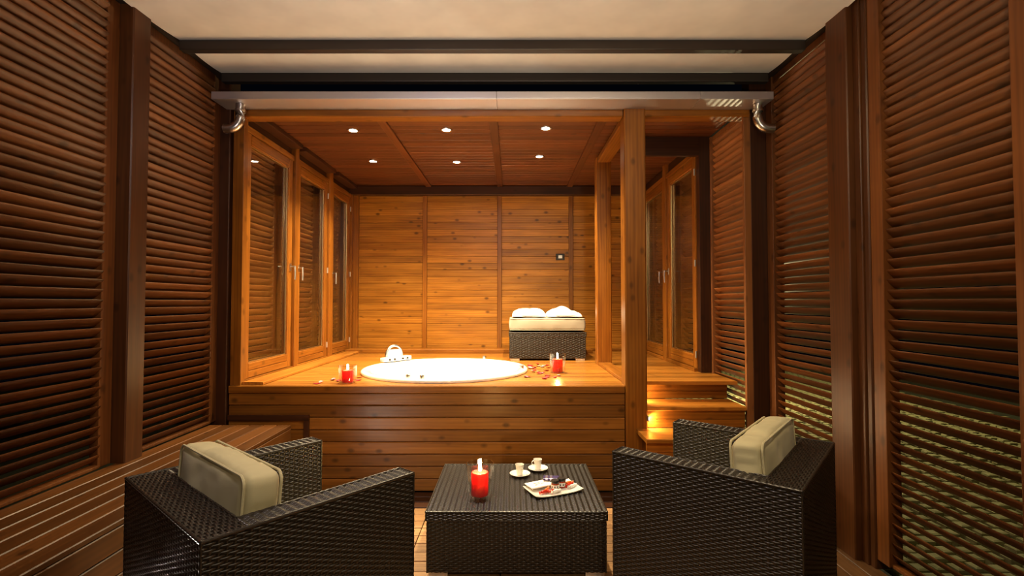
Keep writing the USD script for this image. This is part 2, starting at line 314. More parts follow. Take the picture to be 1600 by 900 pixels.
# deck and its front
fl = thing('floor', kind='structure')
tub_c, tub_r = (-.60, 4.545), .742
n = 27
hole = Point(*tub_c).buffer(tub_r - .03, 64)
for k in range(n):
    y0, y1 = YF + k * (YB - YF) / n, YF + (k + 1) * (YB - YF) / n
    xr = .985 if y1 < 4.0 else 1.66 if y0 > 4.37 else 1.765
    g = sbox(XD, y0 + .0008, xr, y1 - .0008).difference(hole)
    for q in getattr(g, 'geoms', [g]):
        m = trimesh.creation.extrude_polygon(q, .026, engine='earcut'); m.apply_translation((0, 0, ZD - .026))
        put(fl, 'deck_board', m, 'deck', gc=np.array(m.vertices) + R.uniform(-30, 30, 3))
wf = thing('wall_front', kind='structure')
for k in range(8):
    z1 = ZD - .058 - k * .0902; 
    board(wf, 'plank', (-2.10, YF - R.uniform(.0, .004), z1 - .0865), (.835, YF + .022, z1), 'bench', c=.005)
board(wf, 'fascia', (-2.10, YF - .012, ZD - .056), (.835, YF + .02, ZD - .001), 'pine_warm', c=.004)
board(wf, 'frame_board', (-2.10, YF - .02, .525), (-1.50, YF - .001, .565), 'pine_dark'); board(wf, 'frame_board', (-1.54, YF - .02, .0), (-1.50, YF - .001, .525), 'pine_dark')
board(wf, 'side_board', (.985, YF + .12, 0), (1.0, 4.03, ZD - .03), 'pine_warm')
put(wf, 'backing', bx((-2.1, YF + .024, .0), (.98, YF + .04, ZD - .03)), 'shade')
# steps
st = thing('trim_3', kind='structure')
nose = [4.02, 3.715, 3.415, 3.15, 2.95]
for k in range(5):
    z = ZD - .156 * k; x1 = 1.735; xl = (1.003, .985, .915, .85, 1.06)[k]
    if k: board(st, 'tread', (xl, nose[k], z - .03), (x1, nose[k - 1] + .015, z), 'deck', c=.005)
    else: board(st, 'tread', (1.003, nose[0], z - .03), (x1, nose[0] + .06, z + .001), 'deck', c=.005)
    board(st, 'riser', (xl + .003, nose[k] + .02, z - .095), (x1 - .004, nose[k] + .04, z - .031), 'pine_warm')
    board(st, 'riser', (xl + .003, nose[k] + .022, z - .156), (x1 - .004, nose[k] + .04, z - .097), 'pine_warm')

# terrace floor: deck tiles in the middle, dark boards along the deck front and the right wall
for i in range(-3, 3):
    for j in range(0, 5):
        x0, y0 = i * .5 - .06, 3.44 - (j + 1) * .5
        if x0 < -1.57: continue
        for k in range(5): board(fl, 'tile_slat', (x0 + .003, y0 + k * .1 + .003, -.02), (x0 + .497, y0 + (k + 1) * .1 - .003, -R.uniform(0, .002)), 'deck_tile', c=.003)
for k in range(3): board(fl, 'dark_board', (-1.56, 3.455 + k * .091, -.02), (.99, 3.455 + k * .091 + .087, -.001), 'pine_dark', c=.004)
for k in range(5): board(fl, 'side_board', (1.445 + k * .098, -.5, -.02), (1.445 + k * .098 + .093, 3.42, -.001), 'deck_dark', c=.004)
put(fl, 'subfloor', bx((-2.3, -.8, -.12), (2.0, YB + .1, -.04)), 'shade')

# the slatted bench along the left wall
be = thing('slatted_bench', 'long built-in bench of brown boards along the left louvre wall', 'bench')
for k in range(6): board(be, 'seat_board', (-2.17 + k * .0985, -.5, .495), (-2.17 + k * .0985 + .0935, 3.60, .52), 'bench_brown', c=.004)
for k in range(5): board(be, 'front_board', (-1.605, -.5, .4935 - k * .096), (-1.583, 3.60, .4935 - k * .096 - .093), 'bench_brown', c=.004)
board(be, 'end_board', (-2.12, 3.575, 0), (-1.61, 3.598, .49), 'pine_dark')

# garden outside the right louvres
gd = thing('garden_ground', kind='structure'); put(gd, 'soil', bx((2.02, -1, -.3), (8, 12, -.1)), 'earth')
put(gd, 'soil', bx((-9, -1, -.3), (-2.32, 12, -.1)), 'earth')
pv = thing('garden_paving', 'rows of mossy stone setts lit yellow outside the right louvre wall', 'paving')
late = []
cells = sorted(((i, j) for i in range(40) for j in range(90)), key=lambda c: c[0] * .6 + abs(c[1] - 22) * .15)
for q, (i, j) in enumerate(cells):
    x, y = 2.1 + i * .105 + (.03 if j % 2 else 0), 1.2 + j * .105
    if 2.35 < x < 3.3 and 1.9 < y < 2.6 + .2 * math.sin(9 * x): continue
    dx, dy = R.uniform(.036, .044, 2)
    m = soft((x - dx, y - dy, -.12), (x + dx, y + dy, -.045 + R.uniform(-.008, .008)), .018)
    if q < 290: put(pv, 'sett', m, 'sett')
    else: late.append(m)
put(pv, 'far_setts', cat_(late), 'sett', kind='stuff')

# ------------------------------------------------------------------ canopy, gutter
cn = thing('fabric_canopy', 'pale fabric awning stretched over dark crossbars above the terrace', 'canopy')
ys = [3.60, 3.14, 2.30, 1.45, .6, -.3]
for y in ys: put(cn, 'crossbar', soft((XL + .055, y, 3.01), (XR - .055, y + .055, 3.075), .006), 'iron')
for y1, y0 in zip(ys[:-1], ys[1:]):
    N = 14; t = np.linspace(0, 1, N); yy = y0 + .03 + (y1 - y0) * t; zz = 3.082 - .035 * min(1, (y1 - y0)) * np.sin(np.pi * t) ** .8
    top = np.r_[np.c_[yy, zz], np.c_[yy, zz + .004][::-1]]
    m = trimesh.creation.extrude_polygon(__import__('shapely').Polygon(top), XR - XL - .10, engine='earcut')
    m.apply_transform(np.array([[0, 0, 1, XL + .05], [1, 0, 0, 0], [0, 1, 0, 0], [0, 0, 0, 1.]]))
    if m.volume < 0: m.invert()
    put(cn, 'fabric', m, 'canopy', smooth=30)
gt = thing('rain_gutter', 'long metal rain gutter along the front of the alcove roof', 'gutter')
gx = [-2.15, -.11, 1.345, 1.87]
for a, b in zip(gx[:-1], gx[1:]):
    put(gt, 'gutter_length', cat_([soft((a + .001, 3.525, 2.857), (b - .001, 3.535, 2.905), .002), soft((a + .001, 3.525, 2.850), (b - .001, 3.725, 2.857), .002), soft((a + .001, 3.718, 2.857), (b - .001, 3.725, 2.93), .002)]), 'gutter')
def elbow(side, x, label):
    t = np.linspace(0, np.pi / 2, 10); r = .085
    p = [(x, 3.62, 2.848), (x, 3.62, 2.80), (x, 3.62, 2.755)] + [(x + side * r * (1 - math.cos(a)), 3.62, 2.755 - r * math.sin(a)) for a in t[1:]] + [(x + side * (r + .03), 3.62, 2.67)]
    o = thing('drain_pipe', label, 'drain pipe'); put(o, 'pipe', tube(p, .033, 16), 'steel', smooth=40)
    put(o, 'clamp', moved(lathe([(.0335, -.008), (.037, -.008), (.037, .008), (.0335, .008), (.0335, -.008)], 24), (x, 3.62, 2.80)), 'steel', smooth=40)
elbow(-1, -1.99, 'curved metal drain elbow under the left end of the gutter'); elbow(1, 1.80, 'curved metal drain elbow under the right end of the gutter')

# ------------------------------------------------------------------ glass doors
def door(n, x, side, y0, y1, handle_at, label):
    """side = +1: the room lies towards +x"""
    d = thing(f'door_{n}', kind='structure'); z0, z1 = .812, 2.712; s = .082; t = (x - .045, x + .012) if side > 0 else (x + .045, x - .012)
    for a, b in ((y0 + .003, y0 + s), (y1 - s, y1 - .003)): board(d, 'stile', (t[0], a, z0), (t[1], b, z1), 'pine_warm', c=.006, tone=.6)
    board(d, 'bottom_rail', (t[0], y0 + s, z0), (t[1], y1 - s, z0 + .055), 'pine_warm', c=.005, tone=.6); board(d, 'bottom_rail', (t[0], y0 + s, z0 + .056), (t[1], y1 - s, z0 + .115), 'pine_warm', c=.005, tone=.65)
    board(d, 'top_rail', (t[0], y0 + s, z1 - .082), (t[1], y1 - s, z1), 'pine_warm', c=.005, tone=.6)
    xg = x - side * .02; a, b, c, e = y0 + s, y1 - s, z0 + .115, z1 - .082
    put(d, 'pane', bx((xg - .003, a, c), (xg + .003, b, e)), 'window_glass')
    bd = [soft((xg + side * .004, a, c), (xg + side * .018, a + .009, e), .003), soft((xg + side * .004, b - .009, c), (xg + side * .018, b, e), .003), soft((xg + side * .004, a, c), (xg + side * .018, b, c + .009), .003), soft((xg + side * .004, a, e - .009), (xg + side * .018, b, e), .003)]
    put(d, 'glazing_bead', cat_(bd), 'brass')
    hy = y0 + s * .5 if handle_at == 0 else y1 - s * .5; xs = x + side * .012; zh = 1.72
    h = put(d, 'handle', cat_([soft((xs, hy - .014, zh - .035), (xs + side * .009, hy + .014, zh + .035), .003), tube([(xs, hy, zh + .005), (xs + side * .025, hy, zh + .005), (xs + side * .045, hy, zh + .005)], .008), tube([(xs + side * .045, hy, zh + .012), (xs + side * .047, hy, zh - .05), (xs + side * .045, hy, zh - .115)], .009)]), 'steel', smooth=40)
    yh = y1 if handle_at == 0 else y0
    for z in (z0 + .12, 1.75, z1 - .14): put(d, 'hinge', moved(trimesh.creation.cylinder(.008, .06, sections=10), (xs + side * .004, yh, z)), 'aluminium')
door(1, XD, 1, 3.795, 4.62, 1, ''); door(2, XD, 1, 4.705, 5.495, 0, ''); door(3, XD, 1, 5.605, 6.265, 0, '')
door(4, XE, -1, 4.475, 5.285, 1, ''); door(5, XE, -1, 5.385, 6.245, 0, '')

# ------------------------------------------------------------------ downlights
first = None
where = {'front left': (-1.36, 4.235), 'front middle': (-.56, 4.22), 'front right': (.285, 4.18), 'rear left': (-1.45, 5.17), 'rear middle': (-.58, 5.20), 'rear right': (.277, 5.0)}
for k, (nm, (x, y)) in enumerate(where.items()):
    o = thing('downlight', f'small lit halogen spot in the alcove ceiling, {nm} of the six', 'ceiling light', (x, y, ZC), 0, 'halogen spots in the alcove ceiling')
    put(o, 'ring', lathe([(.036, .004), (.036, -.004), (.048, -.006), (.051, 0), (.051, .004), (.036, .004)], 28), 'steel', smooth=40)
    put(o, 'bulb', lathe([(0, -.007), (.024, -.006), (.034, -.001), (.034, .002), (0, .002)], 24), 'bulb', smooth=50)
    spot_lamp('downlight_beam' + ('' if k == 0 else f'_{k:03d}'), (x, y, ZC - .03), .02, HALO, 76, 60, 1.0)

# ------------------------------------------------------------------ whirlpool tub
tb = thing('whirlpool_tub', 'round white whirlpool tub sunk into the wooden deck', 'hot tub', (*tub_c, ZD))
r = tub_r
prof = [(r - .06, -.02), (r - .004, .001), (r, .010), (r - .002, .022), (r - .012, .031), (r - .03, .034), (r - .07, .030), (r - .09, .018), (r - .10, -.02), (r - .13, -.25), (r - .20, -.40), (r - .30, -.46), (0, -.47), (0, -.50), (r - .28, -.49), (r - .15, -.40), (r - .08, -.2), (r - .06, -.02)]
put(tb, 'shell', lathe(prof, 96), 'acrylic', smooth=40)
for a in range(0, 360, 45):
    put(tb, 'jet', moved(trimesh.creation.cylinder(.022, .014, sections=16), ((r - .118) * math.cos(math.radians(a + 20)), (r - .118) * math.sin(math.radians(a + 20)), -.14), ry=math.pi / 2, rz=math.radians(a + 20)), 'steel', smooth=40)
for a in (-2, 98, 190): put(tb, 'underwater_lamp', moved(trimesh.creation.cylinder(.04, .012, sections=20), ((r - .145) * math.cos(math.radians(a)), (r - .145) * math.sin(math.radians(a)), -.26), ry=math.pi / 2, rz=math.radians(a)), 'tub_lamp', smooth=40)
for px, py in ((-.20, -.62), (-.09, -.655), (.66, -.10), (.30, .655)):
    kn = lathe([(0, .032), (.018, .032), (.021, .038), (.019, .058), (.012, .062), (0, .062)], 18, (px * 1.035, py * 1.035, 0)); put(tb, 'control_knob', kn, 'steel', smooth=40)
hr = thing('tub_headrest', 'white ribbed headrest with chrome arch spout on the tub rim beyond the left candle', 'headrest', (tub_c[0] - .56, tub_c[1] + .44, ZD + .036), 52)
put(hr, 'cushion', soft((-.17, -.05, .0), (.17, .03, .045), .018), 'acrylic', smooth=40)
t = np.linspace(0, np.pi, 18); put(hr, 'spout', tube(np.c_[.10 * np.cos(t), 0 * t + .02, .045 + .105 * np.sin(t)], .013, 10), 'steel', smooth=50)
put(hr, 'spout_plate', soft((-.085, .012, .04), (.085, .028, .115), .006), 'acrylic', smooth=40)
for x in (-.11, -.05, .05, .11): put(hr, 'nozzle', moved(trimesh.creation.cylinder(.010, .012, sections=12), (x, -.052, .024), rx=math.pi / 2), 'iron')
wt = put(None, 'tub_water', trimesh.creation.cylinder(r - .101, .004, sections=64, transform=trimesh.transformations.translation_matrix((*tub_c, ZD - .03))), 'water', label='water filling the round tub, its bright glare put into an opaque white colour', cat='water')  # overexposed glow of the tub put into an opaque white surface

# ------------------------------------------------------------------ wicker
def weave(o, u, v, n, W, H, pu=.023, pv=.0092, amp=.0029, res=4, cord=False):
    """a real weave: ribbons along u passing over and under stakes along v; o = corner; rectangle W x H"""
    o, u, v, n = (np.array(x, float) for x in (o, u, v, n)); V, F = [], []; base = 0
    ns = max(2, int(round(W / pu))); pu = W / ns; nr = max(1, int(round(H / pv))); pv = H / nr
    s = np.linspace(0, W, ns * res + 1)
    for k in range(nr):
        w = amp * (np.cos(2 * np.pi * s / pu) + .35 * (k % 2)) if cord else amp * np.cos(np.pi * s / pu + np.pi * (k % 2)); c = (k + .5) * pv; hw = pv * .47
        edge = np.minimum(1, np.minimum(s, W - s) / (pu * .25)); w = w * edge
        P = []
        for a, b in ((-hw, -.0010), (-hw * .45, .0008), (hw * .45, .0008), (hw, -.0010)):
            P.append(o + s[:, None] * u + (c + a) * v + (w + b)[:, None] * n)
        P = np.stack(P, 1); V.append(P.reshape(-1, 3)); N = len(s)
        i, j = np.meshgrid(np.arange(N - 1), np.arange(3), indexing='ij'); a = (base + i * 4 + j).ravel()
        F += [np.c_[a, a + 4, a + 5], np.c_[a, a + 5, a + 1]]; base += N * 4
    # stakes
    for k in range(ns + 1):
        c = k * pu; q = np.array([o + np.clip(c + d, 0, W) * u + h * v + e * n for h in (0, H) for d, e in ((-.005, -.001), (0, .0006), (.005, -.001))])
        V.append(q); F.append(base + np.array([[0, 1, 4], [0, 4, 3], [1, 2, 5], [1, 5, 4]])); base += 6
    q = np.array([o - .003 * n, o + W * u - .003 * n, o + W * u + H * v - .003 * n, o + H * v - .003 * n]); V.append(q); F.append(base + np.array([[0, 1, 2], [0, 2, 3]]))
    V, F = np.vstack(V), np.vstack(F)
    if np.cross(u, v) @ n < 0: F = F[:, ::-1]
    return trimesh.Trimesh(V, F, process=False)
def roll(a, b, r=.0052): 
    a, b = np.array(a, float), np.array(b, float); L = np.linalg.norm(b - a); k = max(3, int(L / .006)); t = np.linspace(0, 1, k)
    return tube(a + t[:, None] * (b - a), r * (1 + .14 * np.cos(t * L / .011 * np.pi)), 7)
def woven_box(lo, hi, faces, pu=.023, pv=.0092, topdir='u', ridge=1.0):
    """a wicker-covered box; faces: letters of x X y Y Z (capital = high side)"""
    lo, hi = np.array(lo, float), np.array(hi, float); d = hi - lo; ms = []
    X, Y, Z = np.eye(3)
    if 'x' in faces: ms.append(weave(lo, Y, Z, -X, d[1], d[2], pu, pv))
    if 'X' in faces: ms.append(weave((hi[0], lo[1], lo[2]), Y, Z, X, d[1], d[2], pu, pv))
    if 'y' in faces: ms.append(weave(lo, X, Z, -Y, d[0], d[2], pu, pv))
    if 'Y' in faces: ms.append(weave((lo[0], hi[1], lo[2]), X, Z, Y, d[0], d[2], pu, pv))
    if 'Z' in faces:
        if topdir == 'u': ms.append(weave((lo[0], lo[1], hi[2]), X, Y, Z, d[0], d[1], pu * ridge, pv, cord=ridge > 1))
        else: ms.append(weave((lo[0], lo[1], hi[2]), Y, X, Z, d[1], d[0], pu * ridge, pv, cord=ridge > 1, res=6))
    ins = .0035; ms.append(bx(lo + ins, hi - ins))
    c = [(lo[0], lo[1]), (hi[0], lo[1]), (hi[0], hi[1]), (lo[0], hi[1])]
    for (a, b), (e, g) in zip(c, c[1:] + c[:1]): ms.append(roll((a, b, hi[2]), (e, g, hi[2])))
    for a, b in c: ms.append(roll((a, b, lo[2]), (a, b, hi[2]), .0042))
    return cat_(ms)
def cushion_mesh(w, d, h, r=.03, puff=.018, seed=1, wr=.004):
    import meshkit
    m = trimesh.creation.box((2, 2, 2)); 
    for _ in range(5): m = m.subdivide()
    q = np.array(m.vertices); half = np.array([w, d, h]) / 2; p = q * half; inner = half - r
    c = np.clip(p, -inner, inner); e = p - c; L = np.linalg.norm(e, axis=1)[:, None]; p = c + np.where(L > 1e-9, e / np.maximum(L, 1e-9) * np.minimum(L, r), 0)
    k = (1 - q[:, 0] ** 2) * (1 - q[:, 1] ** 2); p[:, 2] += np.sign(q[:, 2]) * (abs(q[:, 2]) > .9) * puff * k
    k2 = (1 - q[:, 2] ** 2); p[:, 1] += np.sign(q[:, 1]) * (abs(q[:, 1]) > .9) * puff * .6 * k2 * (1 - q[:, 0] ** 2); p[:, 0] += np.sign(q[:, 0]) * (abs(q[:, 0]) > .9) * puff * .7 * k2
    p += (meshkit.noise(np.c_[p[:, 0] * 14, p[:, 1] * 14, p[:, 2] * 9], seed)[:, None] - .5) * wr * 2 * (q * (abs(q) > .95))
    p += (meshkit.noise(np.c_[p[:, 0] * 42, p[:, 1] * 42, p[:, 2] * 6], seed + 5)[:, None] - .5) * wr * (q * (abs(q) > .95)) * (1 - np.abs(q[:, 2:3]) ** 4)
    m.vertices = p; return m
def piping(w, d, h, z, r=.005, c=.028):
    a, b = w / 2 - .002, d / 2 - .002; pts = []
    for sx, sy, t0 in ((1, 1, 0), (-1, 1, 90), (-1, -1, 180), (1, -1, 270)):
        for t in np.linspace(t0, t0 + 90, 6): pts.append((sx * (a - c) + c * math.cos(math.radians(t)), sy * (b - c) + c * math.sin(math.radians(t)), z))
    P = []
    for p, q in zip(pts, pts[1:] + pts[:1]):
        for t in np.linspace(0, 1, 5)[:-1]: P.append(np.array(p) * (1 - t) + np.array(q) * t)
    return tube(P, r, 6, True)

# armchairs: origin on the floor under the middle, front towards +y
W_, D_, H_ = .80, .755, .72
def make_chair(label, loc, rz):
    t = thing('armchair', label, 'armchair', loc, rz, 'wicker armchairs at the low table')
    hw, hd = W_ / 2, D_ / 2
    X, Y, Z = np.eye(3); zb, a, k = .03, .09, -hd + .13
    for sx in (1, -1):
        o, q = sx * hw, sx * (hw - a)
        ms = [weave((o, -hd, zb), Y, Z, sx * X, D_, H_ - zb), weave((q, k, zb), Y, Z, -sx * X, hd - k, H_ - zb), weave((min(o, q), hd, zb), X, Z, Y, a, H_ - zb),
              weave((min(o, q), k, H_), Y, X, Z, hd - k, a, .03, cord=True, res=6), bx((min(o, q) + .0035, -hd + .0035, zb), (max(o, q) - .0035, hd - .0035, H_ - .0035)),
              roll((o, -hd, H_), (o, hd, H_)), roll((q, k, H_), (q, hd, H_)), roll((o, hd, H_), (q, hd, H_)), roll((o, hd, zb), (o, hd, H_), .0042), roll((q, hd, zb), (q, hd, H_), .0042), roll((o, -hd, zb), (o, -hd, H_), .0042)]
        put(t, 'arm', cat_(ms), 'wicker', smooth=35)
    ms = [weave((-hw, -hd, zb), X, Z, -Y, W_, H_ - zb), weave((-hw + a, k, zb), X, Z, Y, W_ - 2 * a, H_ - zb), weave((-hw, -hd, H_), X, Y, Z, W_, .13), bx((-hw + a, -hd + .0035, zb), (hw - a, k - .0035, H_ - .0035)), roll((-hw, -hd, H_), (hw, -hd, H_)), roll((-hw + a, k, H_), (hw - a, k, H_))]
    put(t, 'backrest', cat_(ms), 'wicker', smooth=35)
    put(t, 'seat_base', woven_box((-hw + .092, -hd + .135, .05), (hw - .092, hd - .012, .27), 'Y', topdir='u'), 'wicker', smooth=35)
    for sx in (-1, 1):
        for sy in (-1, 1): put(t, 'foot', soft((sx * hw - sx * .01, sy * hd - sy * .01, 0), (sx * hw - sx * .075, sy * hd - sy * .075, .028), .003), 'aluminium')
    return t
chairL = make_chair('dark brown woven armchair at the left of the low table, seen from behind its back', (-.941, 1.977, 0), -40.3)
chairR = dup(chairL, (1.005, 2.358, 0), 50.4, 'dark brown woven armchair at the right of the low table, below the steps')
def cushions(loc, rz, which):
    c, s = math.cos(math.radians(rz)), math.sin(math.radians(rz))
    def at(x, y, z): return (loc[0] + c * x - s * y, loc[1] + s * x + c * y, z)
    sc = thing('seat_cushion', f'flat khaki seat cushion lying in the {which} wicker armchair', 'cushion', at(0, .05, .272), rz, 'seat cushions of the armchairs')
    cs = put(sc, 'cover', moved(cushion_mesh(.60, .60, .11, seed=3, puff=.01), (0, 0, .066)), 'cushion', smooth=50); put(cs, 'piping', piping(.60, .60, 0, .118), 'cushion', smooth=50)
    bc = thing('back_cushion', f'thick khaki box cushion with piping leaning in the back of the {which} wicker armchair', 'cushion', at(0, -.175, .425), rz, 'back cushions of the armchairs')
    A = math.radians(90 - 4)
    cv = put(bc, 'cover', moved(cushion_mesh(.60, .41, .125, seed=8, wr=.007), (0, 0, .205), rx=A), 'cushion', smooth=50)
    for z in (-.0605, .0605): put(cv, 'piping', moved(piping(.60, .41, 0, z, c=.032), (0, 0, .205), rx=A), 'cushion', smooth=50)
cushions((-.941, 1.977), -40.3, 'left'); cushions((1.005, 2.358), 50.4, 'right')

def wicker_table(name, label, cat, x0, x1, y0, y1, z0, h, foot, fine=1.0):
    cx, cy = (x0 + x1) / 2, (y0 + y1) / 2; a, b = (x1 - x0) / 2, (y1 - y0) / 2
    t = thing(name, label, cat, (cx, cy, z0))
    put(t, 'body', woven_box((-a + .006, -b + .006, foot), (a - .006, b - .006, h - .045), 'xXyY', pu=.0235 * fine, pv=.0096 * fine), 'wicker', smooth=35)
    put(t, 'top', woven_box((-a, -b, h - .042), (a, b, h), 'xXyYZ', pu=.0235 * fine, pv=.0075 * fine, ridge=1.25), 'wicker', smooth=35)
    for sx in (-1, 1):
        for sy in (-1, 1): put(t, 'foot', soft((sx * (a - .012), sy * (b - .012), 0), (sx * (a - .11), sy * (b - .07), foot + .003), .003), 'aluminium')
    return t
wicker_table('coffee_table', 'low square dark woven coffee table between the two armchairs', 'table', -.438, .484, 2.57, 3.315, 0, .332, .026)
wicker_table('ottoman', 'dark woven ottoman against the back wall of the alcove', 'ottoman', -.03, .787, 5.31, 6.0, ZD, .296, .02, 1.25)
oc = thing('ottoman_cushion', 'pale box cushion lying on the woven ottoman', 'cushion', (.378, 5.655, ZD + .312))
oo = put(oc, 'cover', moved(cushion_mesh(.80, .68, .135, seed=12, puff=.012), (0, 0, .0705)), 'cushion_pale', smooth=50)
for z in (.012, .129): put(oo, 'piping', piping(.80, .68, 0, z), 'cushion_pale', smooth=50)

# folded bathrobes
def robe(w, d, h, seed):
    import meshkit
    N = 70; u, v = np.meshgrid(np.linspace(-1, 1, N), np.linspace(-1, 1, N), indexing='ij')
    base = np.clip(1 - np.abs(u) ** 5, 0, 1) ** .45 * np.clip(1 - np.abs(v) ** 5, 0, 1) ** .45
    p = np.stack([u * 1.6, v * 1.6, 0 * u], -1)
    z = h * base * (.42 + .6 * meshkit.fbm(p, 2, seed)) + h * .16 * base * (.5 + .5 * np.sin(7 * v + 4 * u + 5 * meshkit.noise(p * 1.3, seed + 2)))
    z += h * .35 * np.exp(-((u + .1) ** 2 * 5 + (v - .2) ** 2 * 3)) * base
    x = u * w / 2 * (1 + .05 * meshkit.noise(p * 3, seed + 3)); y = v * d / 2 * (1 + .05 * meshkit.noise(p * 3, seed + 4))
    top = np.stack([x, y, z + .001], -1).reshape(-1, 3); bot = np.stack([x, y, 0 * z], -1).reshape(-1, 3)
    i, j = np.meshgrid(np.arange(N - 1), np.arange(N - 1), indexing='ij'); a = (i * N + j).ravel()
    f = np.vstack([np.c_[a, a + N, a + N + 1], np.c_[a, a + N + 1, a + 1]])
    ring = np.r_[np.arange(N), np.arange(2, N + 1) * N - 1, (N * N - 2 - np.arange(N - 1)), (np.arange(N - 2, 0, -1)) * N]
    k = np.r_[ring[1:], ring[:1]]; n0 = N * N
    side = np.vstack([np.c_[ring, n0 + ring, n0 + k], np.c_[ring, n0 + k, k]])
    m = trimesh.Trimesh(np.vstack([top, bot]), np.vstack([f, f[:, ::-1] + n0, side]), process=False)
    return m
for x, w, s, lb in ((.185, .355, 21, 'white folded bathrobe at the left on the ottoman cushion'), (.57, .36, 35, 'white folded bathrobe at the right on the ottoman cushion')):
    o = thing('bathrobe', lb, 'bathrobe', (x, 5.60, ZD + .312 + .153), 0, 'folded robes on the ottoman'); put(o, 'folded_cloth', robe(w, .50, .08, s), 'terry', smooth=60)
    put(o, 'belt', tube([(-w * .36, -.235, .012), (-w * .2, -.252, .014), (0, -.256, .012), (w * .2, -.25, .014), (w * .38, -.235, .012)], .011, 8), 'terry', smooth=50)

# wall control
sw = thing('wall_control', 'small black control panel on the back wall planks', 'switch', (.615, YB - .004, 1.975))
put(sw, 'plate', soft((-.055, -.012, -.04), (.055, 0, .04), .005), 'black'); put(sw, 'screen', soft((-.026, -.015, -.018), (.026, -.011, .022), .002), 'steel')
for x in (-.04, .04): put(sw, 'button', soft((x - .009, -.015, -.01), (x + .009, -.011, .01), .002), 'iron')

# ------------------------------------------------------------------ candles
def flame_mesh(h): return lathe([(0, 0), (h * .10, h * .04), (h * .16, h * .14), (h * .185, h * .26), (h * .16, h * .44), (h * .10, h * .68), (h * .04, h * .90), (0, h)], 20)
def candle(label, p, glass, rc, z0, z1, fh, k):
    """glass profile r(z) outer; returns a holder and a candle of its own standing in it"""
    o = thing('candle_glass', label.replace('CANDLE', 'clear glass holder around the red candle'), 'candle holder', p)
    g = np.array(glass); th = .0045
    inner = np.c_[np.maximum(g[:, 0] - th, .0), g[:, 1]]; zi = np.r_[[z0], inner[inner[:, 1] > z0][:, 1]]
    ri = np.interp(zi, g[:, 1], g[:, 0]) - th
    prof = [(0, 0)] + [tuple(q) for q in g] + list(zip(ri[::-1], zi[::-1])) + [(0, z0)]
    put(o, 'glass', lathe(prof, 48), 'vase_glass', smooth=40)
    c = thing('candle', label.replace('CANDLE', 'lit red pillar candle'), 'candle', (p[0], p[1], p[2] + z0 + .0005))
    H = z1 - z0
    put(c, 'wax', lathe([(0, 0), (rc - .002, 0), (rc, .003), (rc, H - .005), (rc - .004, H), (rc * .7, H - .004), (rc * .3, H - .008), (0, H - .008)], 40), 'wax', smooth=40)
    wk = put(c, 'wick', tube([(0, 0, H - .009), (.0006, 0, H), (.002, 0, H + .006)], .0011, 6), 'wick')
    put(wk, 'flame', moved(flame_mesh(fh), (.001, 0, H + .002)), 'flame', smooth=60)
candle('CANDLE on the coffee table', (-.173, 2.715, .334), [(.036, 0), (.037, .012), (.034, .020), (.058, .036), (.064, .07), (.070, .13), (.076, .20)], .046, .032, .152, .055, 0)
candle('CANDLE at the left of the tub', (-1.26, 3.845, ZD + .001), [(.052, 0), (.064, .004), (.066, .02), (.068, .135)], .042, .006, .098, .045, 1)
candle('CANDLE on the deck before the ottoman', (.40, 4.40, ZD + .001), [(.052, 0), (.064, .004), (.068, .02), (.072, .17)], .044, .006, .120, .048, 2)

# ------------------------------------------------------------------ coffee service and sweets
ZTB = .3375
def saucer(p, rz, lb):
    o = thing('saucer', lb, 'saucer', p, rz, 'saucers on the coffee table')
    sp = put(o, 'plate', lathe([(0, 0), (.030, 0), (.036, .003), (.058, .012), (.063, .0155), (.0625, .017), (.057, .0145), (.036, .006), (.022, .005), (0, .005)], 44), 'porcelain', smooth=40)
    for k, a in enumerate((-50, -35, -20)): put(sp, 'mark', moved(soft((-.004, -.002, 0), (.004, .002, .0006), .0002), (.046 * math.cos(math.radians(a)), .046 * math.sin(math.radians(a)), .0105), rz=math.radians(a)), 'ink')
def cup(p, rz, lb):
    o = thing('espresso_cup', lb, 'cup', p, rz, 'espresso cups on the coffee table')
    put(o, 'body', lathe([(0, 0), (.017, 0), (.0185, .003), (.0205, .02), (.0255, .055), (.0275, .064), (.026, .0642), (.0235, .055), (.0185, .02), (.016, .006), (0, .006)], 36), 'porcelain', smooth=40)
    t = np.linspace(-1.9, 1.75, 16); put(o, 'handle', tube(np.c_[-.0235 - .014 * np.cos(t) , 0 * t, .040 + .0135 * np.sin(t)], .0034, 8), 'porcelain', smooth=50)
saucer((.049, 3.09, ZTB), 0, 'white saucer nearer the candle under the left espresso cup'); saucer((.165, 3.19, ZTB), 0, 'white saucer farther back under the right espresso cup')
cup((.047, 3.09, ZTB + .0055), 115, 'white espresso cup nearer the candle, its handle turned away'); cup((.163, 3.19, ZTB + .0055), 0, 'white espresso cup farther back with its handle to the left')

